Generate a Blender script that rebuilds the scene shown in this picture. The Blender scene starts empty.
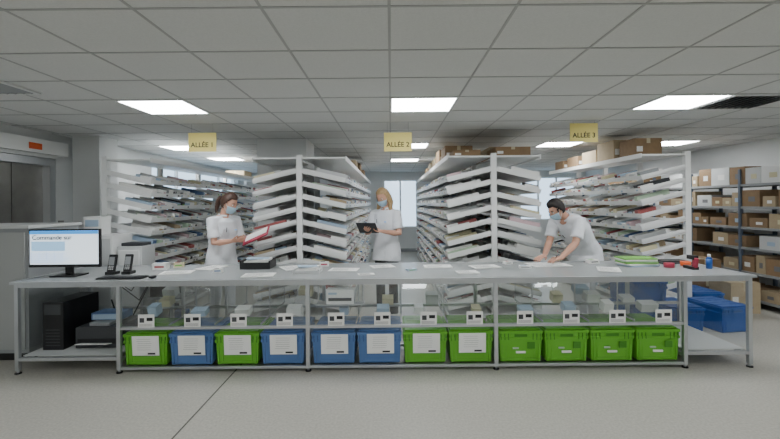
import bpy, math, random
import numpy as np
from mathutils import Vector, Matrix
random.seed(7)
V=Vector
F=424.0
def srgb(r,g,b):
    def c(v):
        v/=255.0
        return v/12.92 if v<=0.04045 else ((v+0.055)/1.055)**2.4
    return (c(r),c(g),c(b),1)
# ---------------------------------------------------------------- materials
def mat(name,col,rough=0.5,metal=0.0,emis=0.0,noise=None,bump=None,spec=0.5):
    m=bpy.data.materials.new(name); m.use_nodes=True
    nt=m.node_tree; b=nt.nodes['Principled BSDF']
    b.inputs['Base Color'].default_value=col
    b.inputs['Roughness'].default_value=rough
    b.inputs['Metallic'].default_value=metal
    b.inputs['Specular IOR Level'].default_value=spec
    if emis>0:
        b.inputs['Emission Color'].default_value=col
        b.inputs['Emission Strength'].default_value=emis
    if noise or bump:
        tc=nt.nodes.new('ShaderNodeTexCoord')
    if noise:
        sc,amt=noise
        n=nt.nodes.new('ShaderNodeTexNoise'); n.inputs['Scale'].default_value=sc; n.inputs['Detail'].default_value=4
        nt.links.new(tc.outputs['Object'],n.inputs['Vector'])
        r=nt.nodes.new('ShaderNodeValToRGB')
        r.color_ramp.elements[0].position=0.3; r.color_ramp.elements[1].position=0.7
        r.color_ramp.elements[0].color=(col[0]*(1-amt),col[1]*(1-amt),col[2]*(1-amt),1)
        r.color_ramp.elements[1].color=(min(1,col[0]*(1+amt)),min(1,col[1]*(1+amt)),min(1,col[2]*(1+amt)),1)
        nt.links.new(n.outputs['Fac'],r.inputs['Fac']); nt.links.new(r.outputs['Color'],b.inputs['Base Color'])
    if bump:
        sc,st=bump
        n2=nt.nodes.new('ShaderNodeTexNoise'); n2.inputs['Scale'].default_value=sc
        nt.links.new(tc.outputs['Object'],n2.inputs['Vector'])
        bp=nt.nodes.new('ShaderNodeBump'); bp.inputs['Strength'].default_value=st; bp.inputs['Distance'].default_value=0.03 if sc<20 else .01
        nt.links.new(n2.outputs['Fac'],bp.inputs['Height']); nt.links.new(bp.outputs['Normal'],b.inputs['Normal'])
    return m
def clearmat(name,tint,gl=0.12,df=.04,dc=(.8,.82,.82,1)):
    m=bpy.data.materials.new(name); m.use_nodes=True
    nt=m.node_tree; nt.nodes.clear()
    o=nt.nodes.new('ShaderNodeOutputMaterial'); t=nt.nodes.new('ShaderNodeBsdfTransparent'); t.inputs[0].default_value=tint
    g=nt.nodes.new('ShaderNodeBsdfGlossy'); g.inputs['Roughness'].default_value=0.08; g.inputs['Color'].default_value=(.9,.9,.9,1)
    d=nt.nodes.new('ShaderNodeBsdfDiffuse'); d.inputs[0].default_value=dc
    m1=nt.nodes.new('ShaderNodeMixShader'); m1.inputs[0].default_value=gl
    m2=nt.nodes.new('ShaderNodeMixShader'); m2.inputs[0].default_value=df
    nt.links.new(t.outputs[0],m1.inputs[1]); nt.links.new(g.outputs[0],m1.inputs[2])
    nt.links.new(m1.outputs[0],m2.inputs[1]); nt.links.new(d.outputs[0],m2.inputs[2])
    nt.links.new(m2.outputs[0],o.inputs[0])
    return m
M_floor=mat('floor_terrazzo',srgb(178,175,165),0.38,noise=(55,0.15))
M_joint=mat('floor_joint_rubber',srgb(85,82,77),0.7)
M_ceil=mat('ceiling_tile',srgb(206,207,205),0.9,noise=(90,0.04),bump=(120,0.15))
M_tbar=mat('ceiling_tbar',srgb(166,167,166),0.6)
M_wall=mat('wall_paint',srgb(220,222,221),0.85,noise=(3,0.02))
M_wallg=mat('wall_paint_grey',srgb(170,172,170),0.85,noise=(3,0.02))
M_panel=mat('light_diffuser',(.945,.975,1,1),0.6,emis=24.5)
M_alu=mat('aluminium_profile',srgb(195,198,201),0.32,metal=0.75)
M_steel=mat('brushed_steel',srgb(165,163,158),0.36,metal=0.85,noise=(8,0.06))
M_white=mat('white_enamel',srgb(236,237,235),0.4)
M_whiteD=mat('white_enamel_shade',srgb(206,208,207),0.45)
M_grey=mat('grey_enamel',srgb(150,153,154),0.45)
M_dgrey=mat('dark_grey_plastic',srgb(62,64,67),0.5)
M_black=mat('black_plastic',srgb(24,24,26),0.42)
M_blackcl=mat('black_fabric',srgb(30,30,34),0.85)
M_top=clearmat('frosted_acrylic_top',(.92,.95,.95,1),.30,.34,(.62,.64,.64,1))
M_clear=clearmat('clear_acrylic',(.975,.985,.985,1),.05,.012)
M_glass=clearmat('window_glass',(.97,.99,1,1),0.05,.0)
M_green=mat('green_tote_plastic',srgb(100,176,44),0.42)
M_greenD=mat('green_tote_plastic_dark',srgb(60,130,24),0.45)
M_blue=mat('blue_tote_plastic',srgb(84,120,172),0.42)
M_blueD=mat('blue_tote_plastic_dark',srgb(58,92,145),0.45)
M_blueS=mat('blue_crate_plastic',srgb(26,84,162),0.45)
M_paper=mat('paper',srgb(240,240,236),0.8)
M_ink=mat('ink',srgb(30,30,32),0.8)
M_inkg=mat('ink_grey',srgb(120,120,122),0.8)
M_yel=mat('sign_yellow',srgb(222,206,118),0.6)
M_card=mat('cardboard',srgb(146,120,90),0.85,noise=(12,0.08))
M_cardL=mat('cardboard_light',srgb(178,160,130),0.85,noise=(12,0.06))
M_tape=mat('packing_tape',srgb(200,190,160),0.4)
M_orange=mat('orange_sign',srgb(225,90,30),0.5)
M_red=mat('red_folder',srgb(165,45,70),0.55)
M_pink=mat('pink_pack',srgb(212,184,188),0.6)
M_redp=mat('red_pack',srgb(165,90,88),0.6)
M_lblue=mat('light_blue_pack',srgb(170,192,212),0.6)
M_mblue=mat('blue_pack',srgb(90,118,160),0.6)
M_lgreen=mat('light_green_pack',srgb(180,202,175),0.6)
M_lyel=mat('pale_yellow_pack',srgb(216,209,172),0.6)
M_folg=mat('green_folder',srgb(120,185,80),0.55)
M_skin=mat('skin',srgb(208,158,134),0.55,noise=(20,0.03))
M_cloth=mat('white_uniform_cloth',srgb(226,228,232),0.9,bump=(9,0.6))
M_mask=mat('surgical_mask',srgb(176,205,222),0.9)
M_hairB=mat('brown_hair',srgb(66,43,32),0.6,noise=(60,0.25))
M_hairBl=mat('blond_hair',srgb(176,146,104),0.6,noise=(60,0.2))
M_hairD=mat('dark_hair',srgb(34,27,25),0.6,noise=(60,0.25))
M_eye=mat('eye_white',srgb(235,232,228),0.3)
M_iris=mat('eye_iris',srgb(50,40,32),0.3)
M_shoe=mat('shoe_white',srgb(215,215,212),0.6)
M_screen=mat('screen_white',srgb(225,238,248),0.3,emis=1.2)
M_scrblue=mat('screen_blue',srgb(60,140,210),0.3,emis=1.2)
M_scrmid=mat('screen_pale_blue',srgb(155,198,232),0.3,emis=1.0)
# ---------------------------------------------------------------- mesh builder
class MB:
    def __init__(s): s.v=[]; s.f=[]; s.m=[]; s.mats=[]; s.sm=[]
    def mi(s,m):
        if m not in s.mats: s.mats.append(m)
        return s.mats.index(m)
    def add(s,vs,fs,m,smooth=False):
        o=len(s.v); s.v+= [tuple(v) for v in vs]; i=s.mi(m)
        for f in fs: s.f.append([o+k for k in f]); s.m.append(i); s.sm.append(smooth)
    def obox(s,c,a,b,d,m):
        c=V(c);a=V(a);b=V(b);d=V(d)
        vs=[c+a*i+b*j+d*k for i in(-1,1) for j in(-1,1) for k in(-1,1)]
        fs=[(0,1,3,2),(4,6,7,5),(0,4,5,1),(2,3,7,6),(0,2,6,4),(1,5,7,3)]
        if a.cross(b).dot(d)<0: fs=[f[::-1] for f in fs]
        s.add(vs,fs,m)
    def box(s,x0,x1,y0,y1,z0,z1,m):
        s.obox(((x0+x1)/2,(y0+y1)/2,(z0+z1)/2),((x1-x0)/2,0,0),(0,(y1-y0)/2,0),(0,0,(z1-z0)/2),m)
    def rings(s,rings,m,cap=True,smooth=True):
        n=len(rings[0]); vs=[p for r in rings for p in r]; fs=[]
        for i in range(len(rings)-1):
            for j in range(n):
                k=(j+1)%n
                fs.append((i*n+j,i*n+k,(i+1)*n+k,(i+1)*n+j))
        if cap:
            fs.append(tuple(range(n))[::-1]); fs.append(tuple((len(rings)-1)*n+j for j in range(n)))
        s.add(vs,fs,m,smooth)
    def tube(s,p,q,r,m,r2=None,n=12):
        p=V(p);q=V(q); r2=r if r2 is None else r2
        t=(q-p).normalized(); a=t.orthogonal().normalized(); b=t.cross(a)
        R=[]
        for c,rr in((p,r),(q,r2)):
            R.append([c+(a*math.cos(x)+b*math.sin(x))*rr for x in [2*math.pi*i/n for i in range(n)]])
        s.rings(R,m)
    def path(s,pts,rad,m,n=10,cap=True):
        pts=[V(p) for p in pts]
        if not isinstance(rad,(list,tuple)): rad=[rad]*len(pts)
        R=[]; a=None
        for i,p in enumerate(pts):
            t=(pts[min(i+1,len(pts)-1)]-pts[max(i-1,0)]).normalized()
            if a is None: a=t.orthogonal().normalized()
            else: a=(a-t*a.dot(t)).normalized()
            b=t.cross(a)
            if i==0:
                for k in(.25,.7): 
                    R.append([p-t*rad[0]*math.cos(k*math.pi/2)+(a*math.cos(x)+b*math.sin(x))*rad[0]*math.sin(k*math.pi/2) for x in [2*math.pi*j/n for j in range(n)]])
            R.append([p+(a*math.cos(x)+b*math.sin(x))*rad[i] for x in [2*math.pi*j/n for j in range(n)]])
            if i==len(pts)-1:
                for k in(.7,.25): 
                    R.append([p+t*rad[i]*math.cos(k*math.pi/2)+(a*math.cos(x)+b*math.sin(x))*rad[i]*math.sin(k*math.pi/2) for x in [2*math.pi*j/n for j in range(n)]])
        s.rings(R,m,cap)
    def ell(s,c,a,b,d,m,nu=16,nv=10):
        c=V(c);a=V(a);b=V(b);d=V(d); R=[]
        for i in range(nv+1):
            th=math.pi*(0.02+0.96*i/nv)
            R.append([c-d*math.cos(th)+(a*math.cos(x)+b*math.sin(x))*math.sin(th) for x in [2*math.pi*j/nu for j in range(nu)]])
        s.rings(R,m)
    def mesh(s,name):
        me=bpy.data.meshes.new(name); me.from_pydata(s.v,[],s.f)
        for m in s.mats: me.materials.append(m)
        me.polygons.foreach_set('material_index',s.m)
        me.polygons.foreach_set('use_smooth',s.sm)
        me.update(); return me
    def obj(s,name,bevel=0,parent=None,loc=None):
        me=s.mesh(name); o=bpy.data.objects.new(name,me); bpy.context.collection.objects.link(o)
        if loc is not None: o.location=loc
        if bevel:
            b=o.modifiers.new('bevel','BEVEL'); b.width=bevel; b.segments=2; b.limit_method='ANGLE'
        if parent: setp(o,parent)
        return o
def setp(o,e):
    o.parent=e; o.matrix_parent_inverse=Matrix.Translation(e.location).inverted()
def empty(name,loc):
    e=bpy.data.objects.new(name,None); e.location=loc; e.empty_display_size=.1
    bpy.context.collection.objects.link(e); return e
def text(body,name,loc,size,m,parent=None,rot=(math.pi/2,0,0),align='CENTER',off=0):
    c=bpy.data.curves.new(name,'FONT'); c.body=body; c.size=size; c.align_x=align; c.align_y='CENTER'; c.extrude=0.0006; c.offset=off
    c.materials.append(m)
    o=bpy.data.objects.new(name,c); o.location=loc; o.rotation_euler=rot
    bpy.context.collection.objects.link(o)
    if parent: setp(o,parent)
    return o
# ---------------------------------------------------------------- room shell
H=2.54; XL=-4.62; XR=6.2; YB=13.5; YF=-3.5
b=MB(); b.box(XL-.2,XR+.2,YF-.2,YB+.2,-.1,0,M_floor); b.obj('floor')
b=MB(); b.box(-1.472,-1.460,YF,YB,0,.0015,M_joint); b.obj('trim_1')
TX=.645; TY=.61; Y0=3.96
b=MB(); b.box(XL-.2,XR+.2,YF-.2,YB+.2,H,H+.1,M_ceil)
xs=[i*TX for i in range(-12,12) if XL<i*TX<XR]
ys=[Y0+i*TY for i in range(-14,18) if YF<Y0+i*TY<YB]
for x in xs: b.box(x-.008,x+.008,YF,YB,H-.003,H+.001,M_tbar)
for y in ys: b.box(XL,XR,y-.008,y+.008,H-.004,H+.001,M_tbar)
b.obj('ceiling')
def panel(i,j):
    x=i*TX; y=Y0+j*TY
    b=MB(); 
    b.box(x+.02,x+TX-.02,y+.02,y+TY-.02,H-.008,H-.006,M_panel)
    for a in((x+.005,x+.02,y+.005,y+TY-.005),(x+TX-.02,x+TX-.005,y+.005,y+TY-.005),(x+.02,x+TX-.02,y+.005,y+.02),(x+.02,x+TX-.02,y+TY-.02,y+TY-.005)):
        b.box(*a,H-.012,H+.001,M_white)
    b.obj('ceiling_light_panel')
for (i,j) in [(-4,0),(0,0),(4,0),(-6,5),(-6,8),(0,5),(0,9),(4,5),(7,5),(7,9),(4,10),(-3,11),
              (-4,-5),(0,-5),(4,-5),(-4,-10),(0,-10),(4,-10),(8,-2)]:
    panel(i,j)
def vent(i,j):
    x=i*TX;y=Y0+j*TY; b=MB()
    b.box(x+.02,x+TX-.02,y+.02,y+TY-.02,H-.006,H-.005,M_black)
    for k in range(9):
        xx=x+.04+k*(TX-.08)/8
        b.obox((xx,y+TY/2,H-.014),(.014,0,.008),(0,TY/2-.03,0),(-.0005,0,.001),M_grey)
    for a in((x+.0,x+.03,y,y+TY),(x+TX-.03,x+TX,y,y+TY),(x+.03,x+TX-.03,y,y+.03),(x+.03,x+TX-.03,y+TY-.03,y+TY)):
        b.box(*a,H-.018,H-.005,M_whiteD)
    b.obj('ceiling_air_vent')
vent(-5.7,-1.45); vent(5,0)
def wall_x(name,x0,x1,y,th,holes,m):
    b=MB(); cur=x0
    for (a,c,z0,z1) in sorted(holes):
        b.box(cur,a,y,y+th,0,H,m); b.box(a,c,y,y+th,0,z0,m); b.box(a,c,y,y+th,z1,H,m); cur=c
    b.box(cur,x1,y,y+th,0,H,m); b.obj(name)
def wall_y(name,y0,y1,x,th,holes,m):
    cur=y0
    for (a,c,z0,z1) in sorted(holes):
        for (p0,p1,q0,q1) in((cur,a,0,H),(a,c,0,z0),(a,c,z1,H)):
            if q1-q0>0.01:
                b=MB(); b.box(x,x+th,p0,p1,q0,q1,m); b.obj(name)
        cur=c
    b=MB(); b.box(x,x+th,cur,y1,0,H,m); b.obj(name)
hb=[(-.25,.85,.75,2.3),(4.1,5.9,.95,2.35)]
wall_x('wall_back',XL,XR,YB,.2,hb,M_wall)
wall_x('wall_front',XL,XR,YF-.2,.2,[],M_wall)
wall_y('wall_right',YF,YB,XR,.2,[],M_wall)
wall_y('wall_left',YF,YB,XL-.2,.2,[(4.7,5.85,0,2.2),(8.2,12.8,1.1,2.35)],M_wall)
def window_x(name,x0,x1,y,z0,z1,n):
    b=MB(); t=.05
    b.box(x0,x1,y,y+.06,z0,z0+t,M_white); b.box(x0,x1,y,y+.06,z1-t,z1,M_white)
    for k in range(n+1):
        x=x0+(x1-x0-t)*k/n; b.box(x,x+t,y,y+.06,z0+t,z1-t,M_white)
    b.box(x0+t,x1-t,y+.028,y+.032,z0+t,z1-t,M_glass)
    b.obj(name)
window_x('window_1',-.25,.85,YB+.05,.75,2.3,2)
window_x('window_2',4.1,5.9,YB+.05,.95,2.35,3)
b=MB()
b.box(XL-.15,XL-.09,8.2,12.8,1.1,1.15,M_white); b.box(XL-.15,XL-.09,8.2,12.8,2.3,2.35,M_white)
for k in range(5): 
    y=8.2+k*4.55/4; b.box(XL-.15,XL-.09,y,y+.05,1.15,2.3,M_white)
b.box(XL-.122,XL-.118,8.25,12.75,1.15,2.3,M_glass); b.obj('window_3')
b=MB()
b.box(XL-.12,XL-.10,4.80,5.27,0.005,2.1,M_steel); b.box(XL-.12,XL-.10,5.28,5.75,0.005,2.1,M_steel)
b.box(XL-.18,XL-.001,4.71,4.80,0.005,2.1,M_alu); b.box(XL-.18,XL-.001,5.75,5.84,0.005,2.1,M_alu)
b.box(XL-.18,XL-.001,4.71,5.84,2.1,2.19,M_alu)
b.box(XL-.14,XL-.12,4.80,5.75,0.005,2.1,M_black)
b.obj('door_1')
b=MB(); b.box(XL+.001,XL+.10,4.4,5.95,2.24,2.42,M_white); b.box(XL+.10,XL+.104,5.3,5.5,2.28,2.36,M_orange); b.obj('lift_header_sign',bevel=.006)
b=MB(); b.box(XL+.001,XL+.02,5.88,5.96,1.05,1.35,M_steel); b.tube((XL+.02,5.92,1.25),(XL+.026,5.92,1.25),.018,M_orange); b.tube((XL+.02,5.92,1.15),(XL+.026,5.92,1.15),.018,M_white); b.obj('lift_call_panel')
b=MB()
b.box(XL+.001,XL+.015,YF,4.6,0,.1,M_grey); b.obj('baseboard_left')
b=MB(); b.box(XL+.001,XL+.015,5.9,YB,0,.1,M_grey); b.obj('baseboard_left')
b=MB(); b.box(XR-.015,XR-.001,YF,YB,0,.1,M_grey); b.obj('baseboard_right')
b=MB(); b.box(XL+.02,XR-.02,YB-.015,YB-.001,0,.1,M_grey); b.obj('baseboard_back')
b=MB(); b.box(-4.5,-4.12,6.0,6.4,0,H,M_wall); b.box(-4.51,-4.11,5.99,6.41,0,.1,M_grey); b.obj('structural_column')
b=MB(); b.box(-2.03,-1.28,6.45,7.1,0,H,M_wall); b.box(-2.04,-1.275,6.44,7.11,0,.1,M_grey); b.obj('structural_column')
# ---------------------------------------------------------------- gondola racks
RY0=5.5; HW=.60
pack=[M_paper]*9+[M_white]*7+[M_whiteD]*6+[M_grey]*2+[M_lblue]*3+[M_pink]*2+[M_lgreen]+[M_lyel]*2+[M_cardL]*2+[M_redp,M_redp,M_mblue,M_dgrey]
stripe=[M_inkg]*2+[M_lblue,M_redp,M_ink,M_mblue,M_folg,M_red]
def rack(xc,sides,y1,ys_by_side=None):
    e=empty('sloped_shelf_rack',(xc,RY0,0))
    b=MB(); c=MB()
    n=max(1,round((y1-RY0)/1.25)); st=(y1-RY0)/n
    for k in range(n+1):
        y=RY0+k*st; b.box(xc-.035,xc+.035,y-.0 if k==0 else y-.03,y+.06 if k==0 else y+.03,0,2.19,M_white)
        if k==0: b.box(xc-.05,xc+.05,y-.02,y+.08,0,.02,M_grey)
    for s in sides:
        ye=(ys_by_side or {}).get(s,y1)
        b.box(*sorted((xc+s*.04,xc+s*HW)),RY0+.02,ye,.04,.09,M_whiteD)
        b.box(*sorted((xc+s*.036,xc+s*HW)),RY0,ye,2.135,2.155,M_white)
        b.box(*sorted((xc+s*HW,xc+s*(HW+.012))),RY0,ye,2.105,2.165,M_white)
        for k in range(11):
            zi=.30+k*.167; zo=zi-.135
            A=V((xc+s*.036,0,zi)); B=V((xc+s*HW,0,zo)); d=(B-A); L=d.length; u=d/L; nn=V((-u.z*s,0,u.x*s)) 
            if nn.z<0: nn=-nn
            ym=(RY0+ye)/2; hy=(ye-RY0)/2
            mid=(A+B)/2; 
            b.obox(mid+V((0,ym,0)),d/2,(0,hy,0),nn*.004,M_white)
            b.obox(mid+V((0,RY0+.006,0))+nn*.014,d/2,(0,.006,0),nn*.032,M_white)
            b.obox(B+V((0,ym,0))+nn*.018,(.004*s,0,0),(0,hy,0),nn*.028,M_white)
            yy=RY0+.1
            while yy<ye-.1:
                if random.random()<.5:
                    c.obox(B+V((s*.0052,yy,0))+nn*.018,(.0008,0,0),(0,.022,0),(0,0,.012),random.choice([M_lyel,M_paper,M_lblue,M_inkg]))
                yy+=random.uniform(.09,.2)
            for q in range(1,n+1):
                yy=RY0+q*st
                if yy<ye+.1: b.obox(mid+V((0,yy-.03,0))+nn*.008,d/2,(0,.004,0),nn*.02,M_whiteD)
            y=RY0+.04
            while y<ye-.12:
                w=random.choice([.04,.05,.06,.07,.09,.12])
                if random.random()<.89:
                    dd=random.uniform(.15,.46); hh=random.uniform(.035,.092)
                    cc=B-u*(dd/2+.012)+nn*(hh/2+.006)
                    c.obox(cc+V((0,y+w/2,0)),u*dd/2,(0,w/2-.003,0),nn*hh/2,random.choice(pack))
                    if random.random()<.5:
                        c.obox(cc+u*(dd/2+.0006)+nn*random.uniform(-.2,.2)*hh+V((0,y+w/2,0)),u*.0006,(0,w*random.uniform(.25,.46),0),nn*hh*random.uniform(.08,.25),random.choice(stripe))
                y+=w+.004
    b.obj('rack_frame',parent=e); c.obj('medicine_packs',parent=e)
RX=[-3.72,-1.19,1.34,3.86]
rack(RX[0],[1],12.2)
rack(RX[1],[-1,1],12.3,{-1:6.4})
rack(RX[2],[-1,1],12.3)
rack(RX[3],[-1],8.7)
def carton(x,y,z,w,d,h,m=M_card,rz=0):
    b=MB(); b.box(-w/2,w/2,-d/2,d/2,0,h,m)
    b.box(-.025,.025,-d/2-.001,d/2+.001,h*.72,h+.001,M_tape)
    b.box(-w/2+.02,-w/2+.10 if w>.2 else 0,-d/2-.002,-d/2,h*.25,h*.55,M_paper)
    b.box(-.001,.001,-d/2,d/2,h,h+.002,M_ink)
    o=b.obj('cardboard_carton',loc=(x,y,z)); o.rotation_euler[2]=rz; return o
zt=2.157
for a in [(3.50,5.95,.36,.4,.24),(3.5,6.5,.42,.5,.29),(3.52,7.1,.40,.5,.22),(3.5,7.7,.4,.45,.19),(3.5,8.3,.4,.4,.17),
          (1.02,5.85,.36,.4,.09),(1.62,5.85,.46,.5,.12),(1.0,6.45,.4,.5,.22),(1.0,7.2,.4,.5,.26),(1.65,6.5,.4,.6,.2),(1.65,7.4,.4,.6,.24),(1.65,8.6,.4,.6,.2),
          (1.0,8.0,.4,.5,.2),(1.0,9.0,.35,.5,.22),(1.02,10.2,.35,.5,.2),(-.85,8.2,.4,.5,.2),(-.85,9.2,.4,.5,.24),(-.85,10.5,.4,.5,.2),(-3.4,9.5,.4,.5,.13)]:
    carton(a[0],a[1],zt,a[2],a[3],a[4],random.choice([M_card,M_cardL,M_card]))
# ---------------------------------------------------------------- right side storage shelving
M_upr=mat('shelving_blue_grey',srgb(92,104,120),0.5)
def shelving(x0,x1,y0,y1,levels,top):
    e=empty('steel_storage_shelving',((x0+x1)/2,(y0+y1)/2,0)); b=MB(); c=MB()
    n=max(1,round((y1-y0)/1.1)); st=(y1-y0)/n
    for k in range(n+1):
        y=y0+k*st
        for x in(x0,x1-.04): b.box(x,x+.04,y-.02,y+.02,0,top,M_upr)
        for z in (.4,1.0,1.6): b.box(x0+.04,x1-.04,y-.006,y+.006,z,z+.03,M_upr)
    for z in levels: b.box(x0+.005,x1-.005,y0,y1,z-.035,z,M_grey)
    for li,z in enumerate(levels):
        gap=(levels[li+1] if li+1<len(levels) else z+.36)-z-.06
        y=y0+.06
        while y<y1-.35:
            w=random.uniform(.13,.38)
            if random.random()<.9:
                h=random.uniform(.45,.95)*gap; d=random.uniform(.3,.45)
                mm=random.choice([M_card,M_cardL,M_cardL,M_card,M_paper,M_white,M_whiteD,M_card])
                c.box(x0+.02,x0+.02+d,y,y+w-.01,z,z+h,mm)
                c.box(x0+.018,x0+.02,y+w*.25,y+w*.6,z+h*.3,z+h*.6,random.choice([M_paper,M_lblue,M_inkg,M_lyel]))
            y+=w+random.choice([0,0,.02,.04])
    b.obj('shelving_frame',parent=e); c.obj('stored_boxes',parent=e)
shelving(5.2,5.75,5.3,11.5,[.12,.5,.85,1.15,1.45,1.78],2.0)
for a in [(4.75,6.6,0,.5,.45,.35),(4.75,6.6,.352,.45,.4,.3),(4.78,7.3,0,.5,.5,.5),(4.78,7.3,.502,.4,.4,.3),(4.80,5.95,0,.4,.4,.42)]:
    carton(*a,m=random.choice([M_card,M_cardL]))
# ---------------------------------------------------------------- workbench
BX=[-3.47,-2.53,-.78,.96,2.71,3.31]; YFr=3.93; YBk=4.88; ZT=.855
e=empty('picking_workbench',(0,4.4,0))
b=MB()
p=.018
for i,x in enumerate(BX):
    for y in(YFr,YBk):
        b.box(x-p,x+p,y-p,y+p,.03,ZT-.02,M_alu)
        b.tube((x,y,0),(x,y,.012),.028,M_black); b.tube((x,y,.012),(x,y,.03),.012,M_alu)
    b.box(x-p,x+p,YFr+p,YBk-p,ZT-.06,ZT-.02,M_alu)
    b.box(x-p+.004,x+p-.004,YFr+p,YBk-p,.10,.13,M_alu)
for i in range(len(BX)-1):
    a,c=BX[i]+p,BX[i+1]-p
    b.box(a,c,YFr-p,YFr+p,ZT-.056,ZT-.02,M_alu); b.box(a,c,YBk-p,YBk+p,ZT-.056,ZT-.02,M_alu)
    b.box(a,c,YBk-p,YBk+p,.36,.39,M_alu)
    if 0<i<4:
        b.box(a,c,YFr-p,YFr+p,.40,.425,M_alu); b.box(a,c,YFr-.015,YFr+.015,.03,.055,M_alu)
        b.box(a,c,YFr+.56,YFr+.59,.03,.055,M_alu)
        for k in(1,2,3):
            xx=a+(c-a)*k/4
            b.box(xx-.006,xx+.006,YFr+.03,YBk-.03,.425,.44,M_alu)
            b.box(xx-.006,xx+.006,YFr+.32,YFr+.332,.44,ZT-.06,M_alu)
            b.box(xx-.004,xx+.004,YBk-.05,YBk-.04,.44,ZT-.06,M_alu)
    else:
        b.box(a,c,YFr-p,YFr+p,.12,.15,M_alu); b.box(a,c,YBk-p,YBk+p,.12,.15,M_alu)
        b.box(a,c,YFr+.03,YBk-.03,.15,.158,M_whiteD)
b.obj('bench_frame',bevel=.002,parent=e)
b=MB(); b.box(BX[0]-.03,BX[-1]+.03,YFr-.03,YBk+.03,ZT-.010,ZT,M_top)
for (x0,x1,y0,y1) in((BX[0]-.04,BX[-1]+.04,YFr-.042,YFr-.030),(BX[0]-.04,BX[-1]+.04,YBk+.030,YBk+.042),(BX[0]-.042,BX[0]-.030,YFr-.03,YBk+.03),(BX[-1]+.030,BX[-1]+.042,YFr-.03,YBk+.03)):
    b.box(x0,x1,y0,y1,ZT-.022,ZT+.001,M_alu)
b.obj('bench_top',parent=e)
b=MB()
for i in(1,2,3):
    a,c=BX[i]+p,BX[i+1]-p
    b.box(a,c,YFr-.003,YFr+.001,.425,ZT-.06,M_clear)
    for k in(1,2,3):
        xx=a+(c-a)*k/4
        b.box(xx-.0015,xx+.0015,YFr+.04,YBk-.06,.44,ZT-.07,M_clear)
    b.obox(((a+c)/2,4.40,.55),((c-a)/2-.01,0,0),(0,.42,.10),(0,-.0006,.002),M_clear)
for i in(0,5): 
    b.box(BX[i]-.002,BX[i]+.002,YFr+.03,YBk-.03,.16,ZT-.07,M_clear)
b.obj('acrylic_panels',parent=e)
b=MB(); c2=MB()
bincx=[]
for i in(1,2,3):
    for k in range(4):
        x=BX[i]+.873+(k-1.5)*.4255; bincx.append(x)
        b.box(x-.045,x+.105,YFr-.026,YFr-.022,.425,.545,M_paper)
        b.box(x-.030,x+.012,YFr-.0275,YFr-.026,.47,.512,M_dgrey)
        b.box(x+.035,x+.09,YFr-.0275,YFr-.026,.485,.515,M_ink)
        for q in range(3): b.box(x-.035,x+.085,YFr-.0275,YFr-.026,.437+q*.009,.4395+q*.009,M_inkg)
        for q in range(random.choice([1,2,3])):
            px=x+random.uniform(-.12,.12); py=4.12+q*.2; w=random.uniform(.04,.08); hh=random.uniform(.02,.05); zz=.55+(py-4.40)*.238+.004
            c2.obox((px,py,zz+hh),(w,0,0),(0,.05,.0119),(0,-.238*hh*.97,hh*.97),random.choice([M_paper,M_paper,M_lblue,M_whiteD,M_white,M_lyel]))
b.obj('barcode_labels',parent=e); c2.obj('order_packs',parent=e)
def tote_mesh(name,m,md,label,kind):
    b=MB(); w0,w1=.188,.204; d=.27
    def ring(z,w,dd,ins=0): return [(-w+ins,-dd+ins,z),(w-ins,-dd+ins,z),(w-ins,dd-ins,z),(-w+ins,dd-ins,z)]
    b.rings([ring(0,w0-.012,d-.03),ring(.012,w0,d-.018),ring(.21,w1-.008,d-.008),ring(.21,w1,d),ring(.235,w1,d),ring(.235,w1-.006,d-.006),ring(.27,w1-.005,d-.005),ring(.27,w1+.002,d+.004),ring(.295,w1+.002,d+.004),ring(.295,w1-.014,d-.014),
             ring(.05,w0-.01,d-.03)],m,True,False)
    for s in(-1,1):
        b.obox((s*.094,0,.303),(.092,0,0),(0,d-.02,0),(0,0,.006),m)
        for q in(-.15,-.05,.05,.15): b.box(min(s*.03,s*.16),max(s*.03,s*.16),q-.01,q+.01,.309,.313,m)
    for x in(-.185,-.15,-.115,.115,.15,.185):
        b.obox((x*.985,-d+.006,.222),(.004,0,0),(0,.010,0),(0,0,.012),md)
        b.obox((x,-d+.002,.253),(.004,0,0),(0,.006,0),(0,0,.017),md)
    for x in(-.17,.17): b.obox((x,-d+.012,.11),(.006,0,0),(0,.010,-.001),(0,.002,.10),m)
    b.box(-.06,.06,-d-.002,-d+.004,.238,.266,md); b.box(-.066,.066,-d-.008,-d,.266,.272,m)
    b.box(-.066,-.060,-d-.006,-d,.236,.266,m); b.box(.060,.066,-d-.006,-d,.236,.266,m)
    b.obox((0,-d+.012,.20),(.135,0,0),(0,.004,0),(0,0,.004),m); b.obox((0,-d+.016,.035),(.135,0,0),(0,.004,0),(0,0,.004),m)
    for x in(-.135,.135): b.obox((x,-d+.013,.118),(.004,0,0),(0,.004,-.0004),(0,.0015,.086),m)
    if kind:
        b.box(-.045,.045,-d-.001,-d+.012,.085,.105,M_paper); b.box(-.075,-.02,-d-.001,-d+.010,.125,.14,M_lgreen)
        b.box(.06,.13,-d-.004,-d+.004,.13,.19,md)
    if label:
        lw,lh=label
        b.obox((.01,-d-.014,.285-lh/2),(lw/2,0,0),(0,-.0008,0),(0,-.006,lh/2),M_paper)
        for q in range(6):
            zc=.285-.03-q*.02; yq=-d-.014-.006*((zc-(.285-lh/2))/(lh/2))-.0014
            b.obox((random.uniform(-.01,.01),yq,zc),(lw*.26,0,0),(0,.0004,0),(0,-.0001,.0009),M_inkg)
        zc=.285-lh*.9; b.obox((lw*.25,-d-.014+.0048-.0014,zc),(lw*.14,0,0),(0,.0006,0),(0,-.0003,.008),M_ink)
    return b.mesh(name)
vars_={}
cols='GBGBBBGGGGGG'
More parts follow.
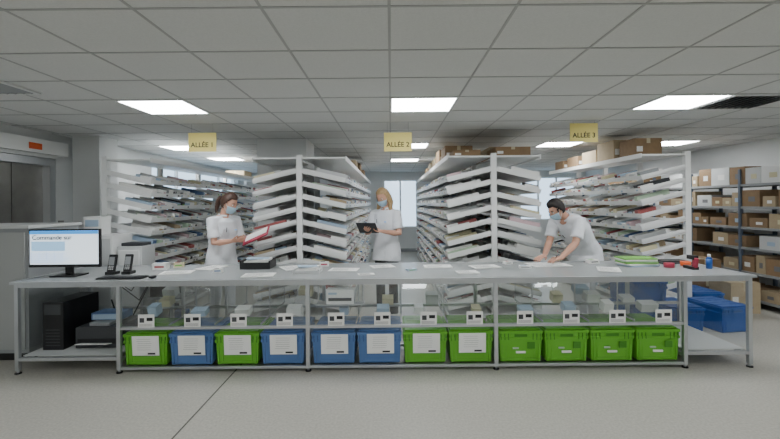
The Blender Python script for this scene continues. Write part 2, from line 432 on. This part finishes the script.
for i,x in enumerate(bincx):
    lab=(.25,.185) if i<8 else None
    col=cols[i]; key=(col,i<8)
    if key not in vars_:
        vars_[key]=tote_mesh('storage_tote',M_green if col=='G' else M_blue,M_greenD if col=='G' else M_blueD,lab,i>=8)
    o=bpy.data.objects.new('storage_tote',vars_[key]); o.location=(x,YFr+.28,.056); bpy.context.collection.objects.link(o)
    bv=o.modifiers.new('bevel','BEVEL'); bv.width=.002; bv.segments=1; bv.limit_method='ANGLE'
bt=tote_mesh('blue_crate',M_blueS,M_blueD,None,False)
for (x,y,z,r) in [(2.98,5.18,0,.0),(3.42,5.18,0,0),(2.99,5.18,.315,.0),(3.98,5.2,0,.15),(4.25,5.95,0,.0)]:
    o=bpy.data.objects.new('blue_crate',bt); o.location=(x,y,z); o.rotation_euler[2]=r; bpy.context.collection.objects.link(o)
# ---------------------------------------------------------------- monitor & desk items
e=empty('computer_monitor',(-3.2,4.2,ZT))
b=MB(); mx0,mx1=-3.56,-2.86; z0,z1=.95,1.325
b.box(mx0,mx1,4.16,4.19,z0,z1,M_black); b.box(-3.4,-3.03,4.19,4.22,1.0,1.22,M_black)
b.box(-3.25,-3.18,4.22,4.25,.87,1.12,M_black); b.box(-3.34,-3.09,4.13,4.33,ZT+.001,ZT+.015,M_black)
b.obj('monitor_body',bevel=.004,parent=e)
b=MB(); b.box(mx0+.015,mx1-.015,4.157,4.16,z0+.03,z1-.015,M_screen)
b.box(mx0+.015,mx1-.015,4.155,4.157,z1-.05,z1-.015,M_scrblue)
b.box(mx0+.03,mx0+.36,4.155,4.157,z0+.16,z1-.12,M_scrmid)
for q in range(5):
    b.box(mx0+.03,mx0+.33+.05*(q%3),4.154,4.155,z0+.05+q*.02,z0+.053+q*.02,M_scrblue)
for q in range(5): b.box(mx0+.03+q*.075,mx0+.032+q*.075,4.154,4.155,z0+.045,z0+.15,M_scrblue)
b.obj('screen',parent=e)
text('Commande sur','screen_text',(mx0+.04,4.1535,z1-.083),.062,M_ink,e,align='LEFT',off=.001)
b=MB(); b.box(-2.78,-2.36,3.98,4.12,ZT,ZT+.014,M_black)
for r in range(4):
    for k in range(14): b.box(-2.77+k*.029,-2.77+k*.029+.024,3.99+r*.031,3.99+r*.031+.025,ZT+.014,ZT+.02,M_dgrey)
b.obj('computer_keyboard')
b=MB(); b.ell((-2.28,4.05,ZT+.012),(.03,0,0),(0,.05,0),(0,0,.016),M_black); b.obj('computer_mouse')
def scanner(x,y):
    b=MB(); b.box(x-.045,x+.045,y-.05,y+.05,ZT,ZT+.03,M_black)
    b.obox((x,y,ZT+.11),(.036,0,0),(0,.013,-.004),(0,.022,.085),M_black)
    b.obox((x,y+.002-.0145,ZT+.135),(.028,0,0),(0,.0015,0),(0,.010,.04),M_grey)
    for r in range(3):
        for c in range(3): b.obox((x-.018+c*.018,y-.030+r*.004,ZT+.055+r*.014),(.006,0,0),(0,.002,0),(0,.001,.004),M_whiteD)
    b.obj('handheld_scanner',bevel=.003)
scanner(-2.83,4.3); scanner(-2.68,4.32)
def sheet(name,x,y,w,d,m,rz,z=ZT+.0005,h=.004,lines=True):
    b=MB(); b.box(-w/2,w/2,-d/2,d/2,0,h,m)
    if lines:
        for q in range(8): b.box(-w*.4,w*random.uniform(.1,.4),-d*.4+q*d*.1,-d*.4+q*d*.1+.004,h,h+.0006,M_inkg)
    o=b.obj(name,loc=(x,y,z)); o.rotation_euler[2]=rz; return o
for (x,y,w,d,r) in [(-2.2,4.35,.3,.21,.2),(-1.98,4.66,.21,.3,-.3),(-1.3,4.15,.3,.21,.1),(-1.08,4.6,.21,.3,.5),(-.5,4.45,.3,.21,-.1),
                    (-.1,4.65,.25,.2,.3),(.5,4.6,.3,.21,0),(1.0,4.55,.3,.21,.2),(1.72,4.66,.42,.3,.1),(2.2,4.3,.21,.3,-.4),(-.25,4.15,.16,.1,.2),(.75,4.2,.21,.15,.1)]:
    sheet('paper_sheet',x,y,w,d,M_paper,r,h=random.choice([.003,.006,.012]) if x!=1.72 else .004)
e=empty('folder_stack',(2.62,4.55,ZT)); b=MB()
zz=ZT+.0005
for k,(m,h) in enumerate([(M_lblue,.016),(M_paper,.014),(M_folg,.018),(M_lgreen,.014),(M_paper,.012),(M_folg,.014)]):
    a=random.uniform(-.2,.2); ca,sa=math.cos(a),math.sin(a)
    b.obox((2.62+random.uniform(-.03,.03),4.55,zz+h/2),(.17*ca,.17*sa,0),(-.11*sa,.11*ca,0),(0,0,h/2-.0005),m); zz+=h
b.obj('folders',parent=e)
def tray(x0,x1,y0,y1,m,h=.08):
    b=MB(); z=ZT+.0005
    b.box(x0,x1,y0,y1,z,z+.01,m)
    b.box(x0,x0+.012,y0,y1,z+.01,z+h,m); b.box(x1-.012,x1,y0,y1,z+.01,z+h,m)
    b.box(x0+.012,x1-.012,y0,y0+.012,z+.01,z+h*.8,m); b.box(x0+.012,x1-.012,y1-.012,y1,z+.01,z+h,m)
    cx,cy=(x0+x1)/2,(y0+y1)/2
    b.obox((cx,cy,z+h*.8),((x1-x0)*.4,0,.01),(0,(y1-y0)*.38,0),(0,0,.02),M_paper); b.obox((cx,cy,z+h*.8+.03),((x1-x0)*.36,.03,-.005),(-.02,(y1-y0)*.3,0),(0,0,.004),M_lblue)
    b.obj('document_tray',bevel=.002)
tray(-1.62,-1.30,4.52,4.78,M_black,.09)
tray(-.98,-.72,4.2,4.4,M_whiteD,.04)
def smallbox(x,y,w,d,h,m,r=0):
    b=MB(); b.box(-w/2,w/2,-d/2,d/2,0,h,m); b.box(-w*.35,w*.35,-d/2-.001,-d/2,h*.3,h*.6,random.choice(stripe)); b.box(-w*.4,w*.1,-d*.3,d*.3,h,h+.0008,random.choice(stripe))
    o=b.obj('medicine_box',loc=(x,y,ZT+.0005)); o.rotation_euler[2]=r
for a in [(1.3,4.75,.09,.06,.03,M_paper,.3),(1.4,4.45,.12,.07,.025,M_white,-.2),(-1.78,4.35,.09,.05,.04,M_paper,.1),(.2,4.35,.1,.06,.02,M_lblue,.4),(-.75,4.72,.1,.06,.05,M_paper,.1),(2.25,4.75,.12,.08,.04,M_paper,.2),(-2.5,4.6,.14,.1,.07,M_white,.1),(-2.38,4.75,.1,.08,.05,M_lyel,.3)]:
    smallbox(*a)
def tape(x,y,m):
    b=MB(); R=[]
    for rr,z in((.022,0),(.05,0),(.05,.045),(.022,.045),(.022,0)):
        R.append([(x+rr*math.cos(t),y+rr*math.sin(t),ZT+.0005+z) for t in [2*math.pi*i/24 for i in range(24)]])
    b.rings(R,m,False); b.obj('adhesive_tape_roll')
tape(2.88,4.4,M_red); tape(3.12,4.50,M_orange)
b=MB(); b.box(3.0,3.06,4.22,4.37,ZT,ZT+.03,M_black); b.obox((3.03,4.23,ZT+.07),(.018,0,0),(0,.018,.01),(0,-.01,.05),M_red); b.obox((3.03,4.27,ZT+.12),(.026,0,0),(0,.05,0),(0,0,.02),M_black); b.obj('barcode_reader_gun',bevel=.003)
b=MB(); b.tube((3.22,4.3,ZT),(3.22,4.3,ZT+.10),.028,M_blueS,n=20); b.tube((3.22,4.3,ZT+.10),(3.22,4.3,ZT+.12),.028,M_blueS,r2=.013,n=20); b.tube((3.22,4.3,ZT+.12),(3.22,4.3,ZT+.145),.015,M_white,n=16); b.obj('disinfectant_bottle')
b=MB(); b.box(2.95,3.28,4.62,4.84,ZT,ZT+.02,M_dgrey); b.box(2.97,3.26,4.64,4.82,ZT+.02,ZT+.03,M_black); b.obj('tablet_cradle',bevel=.003)
b=MB(); b.box(-.62,-.36,4.0,4.12,.60,.735,M_white); b.box(-.60,-.38,3.995,4.0,.63,.66,M_dgrey); b.box(-.60,-.52,3.995,4.0,.69,.71,M_lblue)
b.box(-.72,-.26,3.99,4.13,.588,.599,M_alu); b.box(-.71,-.70,4.05,4.07,.599,.79,M_alu); b.box(-.28,-.27,4.05,4.07,.599,.79,M_alu); b.obj('label_printer',bevel=.005)
b=MB(); b.box(-3.38,-3.18,4.1,4.6,.159,.62,M_black); b.box(-3.36,-3.20,4.095,4.1,.5,.6,M_dgrey)
for q in range(6): b.box(-3.35,-3.21,4.095,4.1,.2+q*.03,.21+q*.03,M_dgrey)
b.obj('computer_tower',bevel=.006)
b=MB(); b.box(-3.1,-2.68,4.15,4.6,.159,.36,M_dgrey); b.box(-3.08,-2.7,4.145,4.15,.2,.25,M_black); b.obox((-2.89,4.1,.215),(.15,0,0),(0,.05,-.01),(0,0,.003),M_paper); b.box(-3.0,-2.8,4.2,4.5,.36,.39,M_grey); b.obj('laser_printer',bevel=.01)
b=MB(); b.box(-3.05,-2.75,4.3,4.5,.391,.46,M_mblue); b.box(-3.03,-2.77,4.29,4.3,.40,.45,M_lblue); b.obj('toner_box')
b=MB(); b.path([(-3.12,4.72,.5),(-3.1,4.78,.3),(-3.05,4.7,.45),(-2.95,4.72,.2),(-2.8,4.74,.5),(-2.7,4.75,.7)],.008,M_black); b.path([(-3.1,4.68,.75),(-3.0,4.75,.62),(-2.8,4.7,.5),(-2.66,4.7,.75)],.006,M_dgrey); b.path([(-3.3,4.68,.8),(-3.25,4.72,.66),(-3.1,4.74,.72),(-2.9,4.72,.6),(-2.75,4.7,.8)],.006,M_black); b.obj('power_cables')
b=MB()
tx0,tx1,ty0,ty1=-2.95,-2.45,4.98,5.34
for x in(tx0,tx1-.025):
    for y in(ty0,ty1-.025):
        b.box(x,x+.025,y,y+.025,.09,.78,M_alu); b.tube((x+.004,y+.012,.045),(x+.021,y+.012,.045),.045,M_black,n=16)
for z in(.14,.44,.74): b.box(tx0+.0255,tx1-.0255,ty0+.003,ty1-.003,z,z+.02,M_grey)
b.box(tx0+.08,tx0+.34,ty0+.05,ty1-.06,.461,.62,M_black); b.box(tx0+.05,tx0+.3,ty0+.05,ty1-.06,.161,.33,M_dgrey); b.box(tx0+.33,tx1-.05,ty0+.05,ty1-.1,.161,.28,M_blueS)
b.box(tx0+.1,tx0+.35,ty0+.06,ty0+.25,.761,.80,M_dgrey)
b.obj('utility_trolley',bevel=.002)
b=MB(); b.box(-4.5,-3.64,4.25,4.95,.08,1.33,M_grey); b.box(-4.52,-3.62,4.23,4.97,1.33,1.36,M_whiteD); b.box(-4.48,-3.66,4.28,4.93,0,.08,M_black)
b.box(-4.47,-4.08,4.235,4.25,.12,1.29,M_wallg); b.box(-4.06,-3.67,4.235,4.25,.12,1.29,M_wallg)
b.tube((-4.11,4.22,.6),(-4.11,4.22,.8),.008,M_alu); b.tube((-4.03,4.22,.6),(-4.03,4.22,.8),.008,M_alu)
b.obj('steel_cabinet',bevel=.006)
b=MB(); b.box(-3.72,-3.3,5.02,5.4,0,1.2,M_white); b.box(-3.70,-3.32,5.01,5.02,.1,1.16,M_whiteD); b.box(-3.35,-3.33,4.99,5.01,.6,.75,M_alu); b.obj('white_locker',bevel=.006)
b=MB(); b.box(-3.70,-3.50,5.1,5.3,1.2,1.42,M_white); b.box(-3.68,-3.52,5.095,5.1,1.3,1.38,M_lblue); b.box(-3.66,-3.54,5.09,5.1,1.22,1.26,M_dgrey); b.obj('glove_dispenser',bevel=.008)
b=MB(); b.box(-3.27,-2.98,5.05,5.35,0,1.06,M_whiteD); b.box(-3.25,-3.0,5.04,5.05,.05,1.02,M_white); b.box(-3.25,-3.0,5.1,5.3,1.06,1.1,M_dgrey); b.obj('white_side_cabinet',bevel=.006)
# ---------------------------------------------------------------- aisle signs
for n,(px,py) in enumerate([(202,140.5),(397.5,142),(583.5,134.5)]):
    Y=5.2; X=(px-390)*Y/F; Z=1.55+(203-py)*Y/F
    e=empty('aisle_sign',(X,Y,Z)); b=MB()
    b.box(X-.17,X+.17,Y-.004,Y+.004,Z-.115,Z+.115,M_yel)
    for s in(-1,1): b.tube((X+s*.13,Y,Z+.10),(X+s*.13,Y,H-.003),.0015,M_grey,n=6)
    b.obj('sign_board',parent=e)
    text('ALLÉE %d'%(n+1),'sign_text',(X,Y-.006,Z-.035),.082,M_ink,e,off=.0012)
# ---------------------------------------------------------------- people
def evaluate(mb,name,voxel,smooth=6):
    me=mb.mesh(name+'_src'); o=bpy.data.objects.new(name+'_src',me); bpy.context.collection.objects.link(o)
    r=o.modifiers.new('r','REMESH'); r.mode='VOXEL'; r.voxel_size=voxel
    s=o.modifiers.new('s','SMOOTH'); s.factor=.5; s.iterations=smooth
    dg=bpy.context.evaluated_depsgraph_get(); dg.update()
    m2=bpy.data.meshes.new_from_object(o.evaluated_get(dg)); m2.name=name
    bpy.data.objects.remove(o); 
    m2.polygons.foreach_set('use_smooth',[True]*len(m2.polygons))
    return m2
def person(name,P,fwd,male,hair,trou,hairstyle,headf,hand_dirs):
    f=V((fwd[0],fwd[1],0)).normalized(); up=V((0,0,1)); r=f.cross(up)
    k=1.1 if male else 1.0
    g=MB(); D=M_skin
    pel,chest,neck,head=[V(P[q]) for q in('pelvis','chest','neck','head')]
    spine=[pel-V((0,0,.09)),pel,pel.lerp(chest,.45),chest,chest.lerp(neck,.72),neck]
    dims=[(.13,.10),(.165,.115),(.135,.10),(.155,.115),(.145,.085),(.06,.055)]
    def torso(mb,extra,lst,dm):
        R=[]
        for i,c in enumerate(lst):
            t=(lst[min(i+1,len(lst)-1)]-lst[max(i-1,0)]).normalized(); ff=t.cross(r).normalized()
            rx,ry=dm[i][0]*k+extra,dm[i][1]*k+extra
            R.append([c+r*rx*math.copysign(abs(math.cos(a))**.85,math.cos(a))+ff*ry*math.sin(a) for a in [2*math.pi*j/28 for j in range(28)]])
        mb.rings(R,D)
    torso(g,0,spine,dims)
    hf=V(headf).normalized(); hr=hf.cross(up).normalized(); hu=hr.cross(hf).normalized()
    def S(d,off=0):
        x,y,z=d
        a,bb,c=.074,.094,.116
        if z<0:
            a*=1-.30*(-z)**1.6
            bb*= (1-.10*(-z)) if y>0 else (1-.38*(-z))
        q=V((x*a,y*bb,z*c)); q+=V(d)*off
        return head+hr*q.x+hf*q.y+hu*q.z
    R=[]
    NV=20;NU=28
    for i in range(NV+1):
        th=math.pi*(.015+.97*i/NV)
        R.append([S((math.sin(th)*math.cos(a),math.sin(th)*math.sin(a),-math.cos(th))) for a in [2*math.pi*j/NU for j in range(NU)]])
    g.rings(R,D)
    L=lambda x,y,z: head+hr*x+hf*y+hu*z
    g.path([L(0,.088,.005),L(0,.100,-.018),L(0,.106,-.034)],[.008,.010,.013],D,n=8)
    for s in(-1,1): g.ell(L(s*.076,-.004,-.006),hr*.009+hf*.004*s,hf*.018,hu*.030,D,10,8)
    g.ell(L(0,.086,-.058),hr*.022,hf*.010,hu*.008,D,10,6)
    g.path([neck-V((0,0,.04)),neck,head-hu*.055-hf*.02],[.06*k,.052*k,.050*k],D,n=14)
    bones=[]
    def limb(pts,rad,lab):
        g.path(pts,rad,D,n=14)
        for i in range(len(pts)-1): bones.append((V(pts[i]),V(pts[i+1]),lab))
    for s,side in((1,'r'),(-1,'l')):
        sh,el,wr=[V(P[q+side]) for q in('sh','el','wr')]
        limb([neck.lerp(sh,.45)-V((0,0,.01)),sh,sh.lerp(el,.35),el,el.lerp(wr,.3),wr],[.05*k,.054*k,.046*k,.037*k,.038*k,.025*k],'skin')
        d=V(hand_dirs[side][0]).normalized(); nrm=V(hand_dirs[side][1]); nrm=(nrm-d*nrm.dot(d)).normalized(); sd=d.cross(nrm)
        thumb=hand_dirs[side][2]
        Rg=[]
        for t,w,th in((-.015,.024,.020),(.02,.032,.018),(.055,.041,.015),(.088,.040,.012),(.096,.034,.008)):
            c=wr+d*t; Rg.append([c+sd*w*k*math.cos(a)+nrm*th*k*math.sin(a) for a in [2*math.pi*j/16 for j in range(16)]])
        g.rings(Rg,D)
        bones.append((wr,wr+d*.1,'skin'))
        curl=hand_dirs[side][3]
        for q,(o,ln) in enumerate(((.031,.070),(.0105,.079),(-.0105,.073),(-.031,.056))):
            o*=thumb
            p0=wr+d*.080+sd*o*k; ang=0.05; pts=[p0]; dirv=(d+sd*o*3.2).normalized()
            for fr in(.45,.30,.25):
                ang+=curl
                pts.append(pts[-1]+(dirv*math.cos(ang)+nrm*math.sin(ang))*ln*fr*k+ (dirv*.016 if fr==.45 else V((0,0,0))))
            g.path(pts,[.0092*k,.0088*k,.008*k,.0068*k],D,n=8)
        tb=wr+d*.022+sd*.026*thumb*k
        td=(d*.75+sd*.75*thumb).normalized(); 
        g.path([tb,tb+td*.036,tb+td*.062+(d*.5+nrm*.6).normalized()*.006,tb+td*.066+(d+nrm*.8).normalized()*.028],[.014,.0115,.0105,.0085],D,n=8)
        hp,kn,an=[V(P[q+side]) for q in('hp','kn','an')]
        limb([hp,hp.lerp(kn,.4),kn,kn.lerp(an,.35),an],[.088*k,.082*k,.062*k,.062*k,.056*k],'trou')
        foot=[an+V((0,0,-.02))-f*.06,an+V((0,0,-.03)),an+f*.08+V((0,0,-.048)),an+f*.16+V((0,0,-.055))]
        g.path(foot,[.034,.042,.036,.026],D,n=12)
    body=evaluate(g,'body',.006,4)
    mats=[M_skin,trou,M_shoe]
    body.materials.clear()
    for m in mats: body.materials.append(m)
    n=len(body.polygons); c=np.empty(n*3); body.polygons.foreach_get('center',c); c=c.reshape(-1,3)
    idx=np.zeros(n,int)
    dmin=np.full(n,9.0)
    for a,bb,lab in bones:
        a=np.array(a);bb=np.array(bb); ab=bb-a; t=np.clip(((c-a)@ab)/(ab@ab),0,1); dd=np.linalg.norm(c-(a+t[:,None]*ab),axis=1)
        u=dd<dmin; dmin[u]=dd[u]; idx[u]=0 if lab=='skin' else 1
    a=np.array(pel);bb=np.array(chest)
    ab=bb-a; t=np.clip(((c-a)@ab)/(ab@ab),0,1); dd=np.linalg.norm(c-(a+t[:,None]*ab),axis=1)
    idx[(dd-.06<dmin)&(c[:,2]<pel.z+.1)&(idx==0)&(dd<.2)]=1
    idx[c[:,2]<.085]=2
    body.polygons.foreach_set('material_index',idx.astype(int).tolist())
    e=empty(name,(pel.x,pel.y,0))
    ob=bpy.data.objects.new('body',body); bpy.context.collection.objects.link(ob); setp(ob,e)
    t=MB()
    hem=pel-V((0,0,.19))+f*.01
    torso(t,.02,[hem,pel-V((0,0,.08)),pel,pel.lerp(chest,.45),chest,chest.lerp(neck,.72),neck-V((0,0,.012))],
          [(.185,.135),(.178,.13),(.168,.12),(.142,.105),(.158,.118),(.148,.088),(.062,.055)])
    for side in 'rl':
        sh,el=V(P['sh'+side]),V(P['el'+side])
        t.path([neck.lerp(sh,.4)-V((0,0,.02)),sh-V((0,0,.003)),sh.lerp(el,.4)],[.056*k,.068*k,.066*k],D,n=16)
        q0=sh.lerp(el,.3); q1=sh.lerp(el,.78); tt=(q1-q0).normalized(); a=tt.orthogonal().normalized(); bb=tt.cross(a)
        t.rings([[q+(a*math.cos(x)+bb*math.sin(x))*rr for x in [2*math.pi*j/18 for j in range(18)]] for q,rr in((q0,.060*k),(q1,.066*k))],D)
    tm=evaluate(t,'tunic',.008,5); tm.materials.clear(); tm.materials.append(M_cloth)
    ot=bpy.data.objects.new('tunic',tm); bpy.context.collection.objects.link(ot); setp(ot,e)
    tn=(neck-chest).normalized(); cf=tn.cross(r).normalized()
    cl=MB()
    ring=[neck+tn*.012+(r*math.cos(a)*.066*k+cf*math.sin(a)*.064*k) - (tn*.05 if abs(a-math.pi/2)<.35 else V((0,0,0))) for a in [math.pi/2+.3+ (2*math.pi-.6)*j/24 for j in range(25)]]
    cl.path(ring,.011,M_cloth,n=8)
    bc=chest+tn*.04+cf*.135*k
    cl.obox(bc-r*.07,r*.022,tn*.014,cf*.003,M_paper); cl.obox(bc-r*.07+cf*.0032,r*.018,tn*.004,cf*.0006,M_scrblue)
    cl.obox(bc+r*.07-tn*.03,r*.04,tn*.045,cf*.003,M_cloth); cl.tube(bc+r*.06-tn*.02+cf*.003,bc+r*.06+tn*.035+cf*.003,.004,M_ink,n=8)
    cl.obj('collar_and_badge',parent=e)
    fc=MB()
    for s in(-1,1):
        c=L(s*.031,.079,.008); fc.ell(c,hr*.014,hf*.010,hu*.0085,M_eye,12,8); fc.ell(c+hf*.0075-hu*.001,hr*.006,hf*.004,hu*.006,M_iris,10,6)
        fc.path([L(s*.016,.092,.026),L(s*.032,.089,.030),L(s*.048,.078,.026)],[.003,.0035,.002],hair,n=6)
        fc.path([L(s*.017,.087,.015),L(s*.031,.089,.018),L(s*.045,.080,.013)],[.0015,.002,.0015],hair,n=6)
    fc.path([L(-.024,.093,-.058),L(0,.097,-.056),L(.024,.093,-.058)],[.003,.0045,.003],M_pink,n=6)
    fc.obj('face_features',parent=e)
    mk=MB(); NN=18; rows=[]
    for i in range(11):
        v=-.12-(.80)*i/10
        row=[]
        for j in range(NN+1):
            a=math.pi*(.14+.72*j/NN); z=v; rr=math.sqrt(max(0,1-z*z)); 
            bulge=.012+.016*math.sin(math.pi*(j/NN))**3*math.sin(math.pi*min(1,(i+2)/12))
            row.append(S((rr*math.cos(a),rr*math.sin(a),z),bulge))
        rows.append(row)
    vs=[p for r_ in rows for p in r_]; fs=[(i*(NN+1)+j,i*(NN+1)+j+1,(i+1)*(NN+1)+j+1,(i+1)*(NN+1)+j) for i in range(10) for j in range(NN)]
    mk.add(vs,fs,M_mask,True)
    for s,j in((1,0),(-1,NN)):
        mk.path([rows[1][j],L(s*.084,.0,.02),L(s*.082,-.02,.0),L(s*.078,-.01,-.03),rows[8][j]],.0015,M_white,n=6)
    om=mk.obj('surgical_mask',parent=e); so=om.modifiers.new('s','SOLIDIFY'); so.thickness=.003
    hm=MB(); NU2,NV2=48,30; vs=[]; fs=[]
    for i in range(NV2+1):
        th=math.pi*i/NV2
        for j in range(NU2):
            a=2*math.pi*j/NU2; d=(math.sin(th)*math.cos(a),math.sin(th)*math.sin(a),math.cos(th))
            wob=.002*math.sin(a*9+th*3)
            y,z=d[1],d[2]
            edge=-.62+1.2*min(1,max(0,(y+.25)/.75))
            off=.020+wob+(.006 if hairstyle=='short' and z>.4 else 0)
            off*=min(1,max(.15,(z-edge)/.25+.2))
            vs.append(S(d,off))
    for i in range(NV2):
        for j in range(NU2):
            th=math.pi*(i+.5)/NV2; a=2*math.pi*(j+.5)/NU2; y=math.sin(th)*math.sin(a); z=math.cos(th)
            edge=-.62+1.2*min(1,max(0,(y+.25)/.75))
            if z>edge: fs.append((i*NU2+j,i*NU2+(j+1)%NU2,(i+1)*NU2+(j+1)%NU2,(i+1)*NU2+j))
    hm.add(vs,fs,hair,True)
    if hairstyle=='pony':
        hm.path([L(0,-.10,.03),L(0,-.135,.02),L(.0,-.155,-.04),L(0,-.150,-.11),L(0,-.14,-.17)],[.022,.030,.034,.026,.010],hair,n=12)
        hm.path([L(0,-.108,.028),L(0,-.120,.026)],[.026,.026],M_black,n=12)
    if hairstyle=='long':
        for s in(-1,1):
            hm.path([L(s*.055,.02,.08),L(s*.078,.005,.0),L(s*.088,-.005,-.08),L(s*.095,.02,-.16),L(s*.09,.05,-.24)],[.022,.022,.026,.030,.012],hair,n=12)
        hm.path([L(0,-.07,.05),L(0,-.095,-.03),L(0,-.10,-.12),L(0,-.11,-.20)],[.05,.06,.066,.03],hair,n=16)
    if hairstyle=='short':
        for s in(-1,1): hm.path([L(s*.072,.03,.02),L(s*.071,.035,-.02)],[.010,.006],hair,n=8)
    hm.obj('hair',parent=e)
    return e
x,y=-2.04,5.14
P=dict(pelvis=(x-.02,y,.93),chest=(x,y,1.22),neck=(x+.02,y-.01,1.41),head=(x+.10,y-.05,1.565),
 shr=(x-.07,y-.155,1.36),shl=(x+.11,y+.13,1.36),elr=(x-.02,y-.21,1.10),ell=(x+.17,y+.13,1.10),wrr=(x+.20,y-.26,1.13),wrl=(x+.36,y-.0,1.14),
 hpr=(x-.07,y-.06,.88),hpl=(x+.03,y+.07,.88),knr=(x-.06,y-.07,.48),knl=(x+.05,y+.09,.48),anr=(x-.10,y-.08,.09),anl=(x+.03,y+.11,.09))
e1=person('standing_woman_reading_folder',P,(.85,-.5),False,M_hairB,M_cloth,'pony',(.88,-.28,-.38),
 {'r':((1,.05,.10),(0.1,.5,.8),1,.35),'l':((.9,-.45,.1),(0,-.5,.8),-1,.35)})
b=MB()
ax=V((.30,-.03,.13)).normalized(); by=V((.05,-.8,-.45)); by=(by-ax*by.dot(ax)).normalized(); nz=ax.cross(by); nz=nz if nz.z>0 else -nz
fc=V((-1.585,4.98,1.185))
b.obox(fc,ax*.165,by*.10,nz*.004,M_red); b.obox(fc+nz*.006-by*.02,ax*.14,by*.06,nz*.002,M_paper)
b.obox(fc-nz*.006-ax*.01,ax*.16,by*.098,nz*.002,M_red)
b.obj('red_document_folder',parent=e1)
x,y=-.07,5.68
P=dict(pelvis=(x+.01,y,.97),chest=(x,y,1.27),neck=(x,y-.01,1.47),head=(x-.035,y-.05,1.625),
 shr=(x-.155,y+.07,1.41),shl=(x+.145,y-.09,1.41),elr=(x-.24,y+.01,1.15),ell=(x+.17,y-.18,1.15),wrr=(x-.26,y-.24,1.20),wrl=(x-.03,y-.31,1.19),
 hpr=(x-.07,y+.04,.92),hpl=(x+.08,y-.04,.92),knr=(x-.08,y+.03,.50),knl=(x+.09,y-.06,.50),anr=(x-.08,y+.06,.09),anl=(x+.10,y-.04,.09))
e2=person('standing_woman_with_tablet',P,(-.5,-.87),False,M_hairBl,M_blackcl,'long',(-.5,-.78,-.36),
 {'r':((.15,-.95,.15),(.5,0,.85),-1,.35),'l':((-.95,-.25,.15),(0,-.3,.9),1,.35)})
b=MB(); c0=V((-.30,5.33,1.24)); ax=V((.9,-.3,0)).normalized(); by=V((.2,.7,-.75)); by=(by-ax*by.dot(ax)).normalized(); nz=ax.cross(by).normalized()
b.obox(c0,ax*.13,by*.09,nz*.005,M_dgrey); s=1 if nz.z>0 else -1
b.obox(c0+nz*.0056*s,ax*.118,by*.078,nz*.0006,M_scrmid); b.obj('tablet_computer',bevel=.002,parent=e2)
x,y=2.44,5.33
P=dict(pelvis=(x,y,.93),chest=(x-.17,y-.09,1.20),neck=(x-.33,y-.18,1.355),head=(x-.46,y-.25,1.455),
 shl=(x-.21,y-.33,1.31),shr=(x-.39,y-.01,1.31),ell=(x-.32,y-.44,1.06),elr=(x-.50,y-.12,1.05),wrl=(x-.52,y-.54,.915),wrr=(x-.64,y-.34,.915),
 hpl=(x+.03,y-.08,.88),hpr=(x-.04,y+.06,.88),knl=(x-.0,y-.09,.48),knr=(x-.08,y+.06,.48),anl=(x+.07,y-.08,.09),anr=(x+.0,y+.09,.09))
e3=person('man_leaning_over_bench',P,(-.86,-.5),True,M_hairD,M_cloth,'short',(-.80,-.20,-.55),
 {'l':((-.95,-.2,-.16),(.1,.1,-1),-1 ,.28),'r':((-.8,-.55,-.16),(.1,.1,-1),1,.25)})
b=MB(); b.path([(1.80,4.76,.868),(1.84,4.775,.905),(1.87,4.785,.94)],[.0015,.004,.004],M_ink,n=8); b.obj('pen',parent=e3)
# ---------------------------------------------------------------- world & camera
w=bpy.data.worlds.new('World'); bpy.context.scene.world=w; w.use_nodes=True
bg=w.node_tree.nodes['Background']; bg.inputs[0].default_value=(.62,.80,1,1); bg.inputs[1].default_value=2.6
cam=bpy.data.cameras.new('Camera'); co=bpy.data.objects.new('Camera',cam); bpy.context.collection.objects.link(co)
co.location=(0,0,1.55); co.rotation_euler=(math.pi/2,math.radians(.55),0)
cam.sensor_width=36; cam.lens=F/780*36; cam.shift_y=-16.5/780; cam.shift_x=-1/780
bpy.context.scene.camera=co
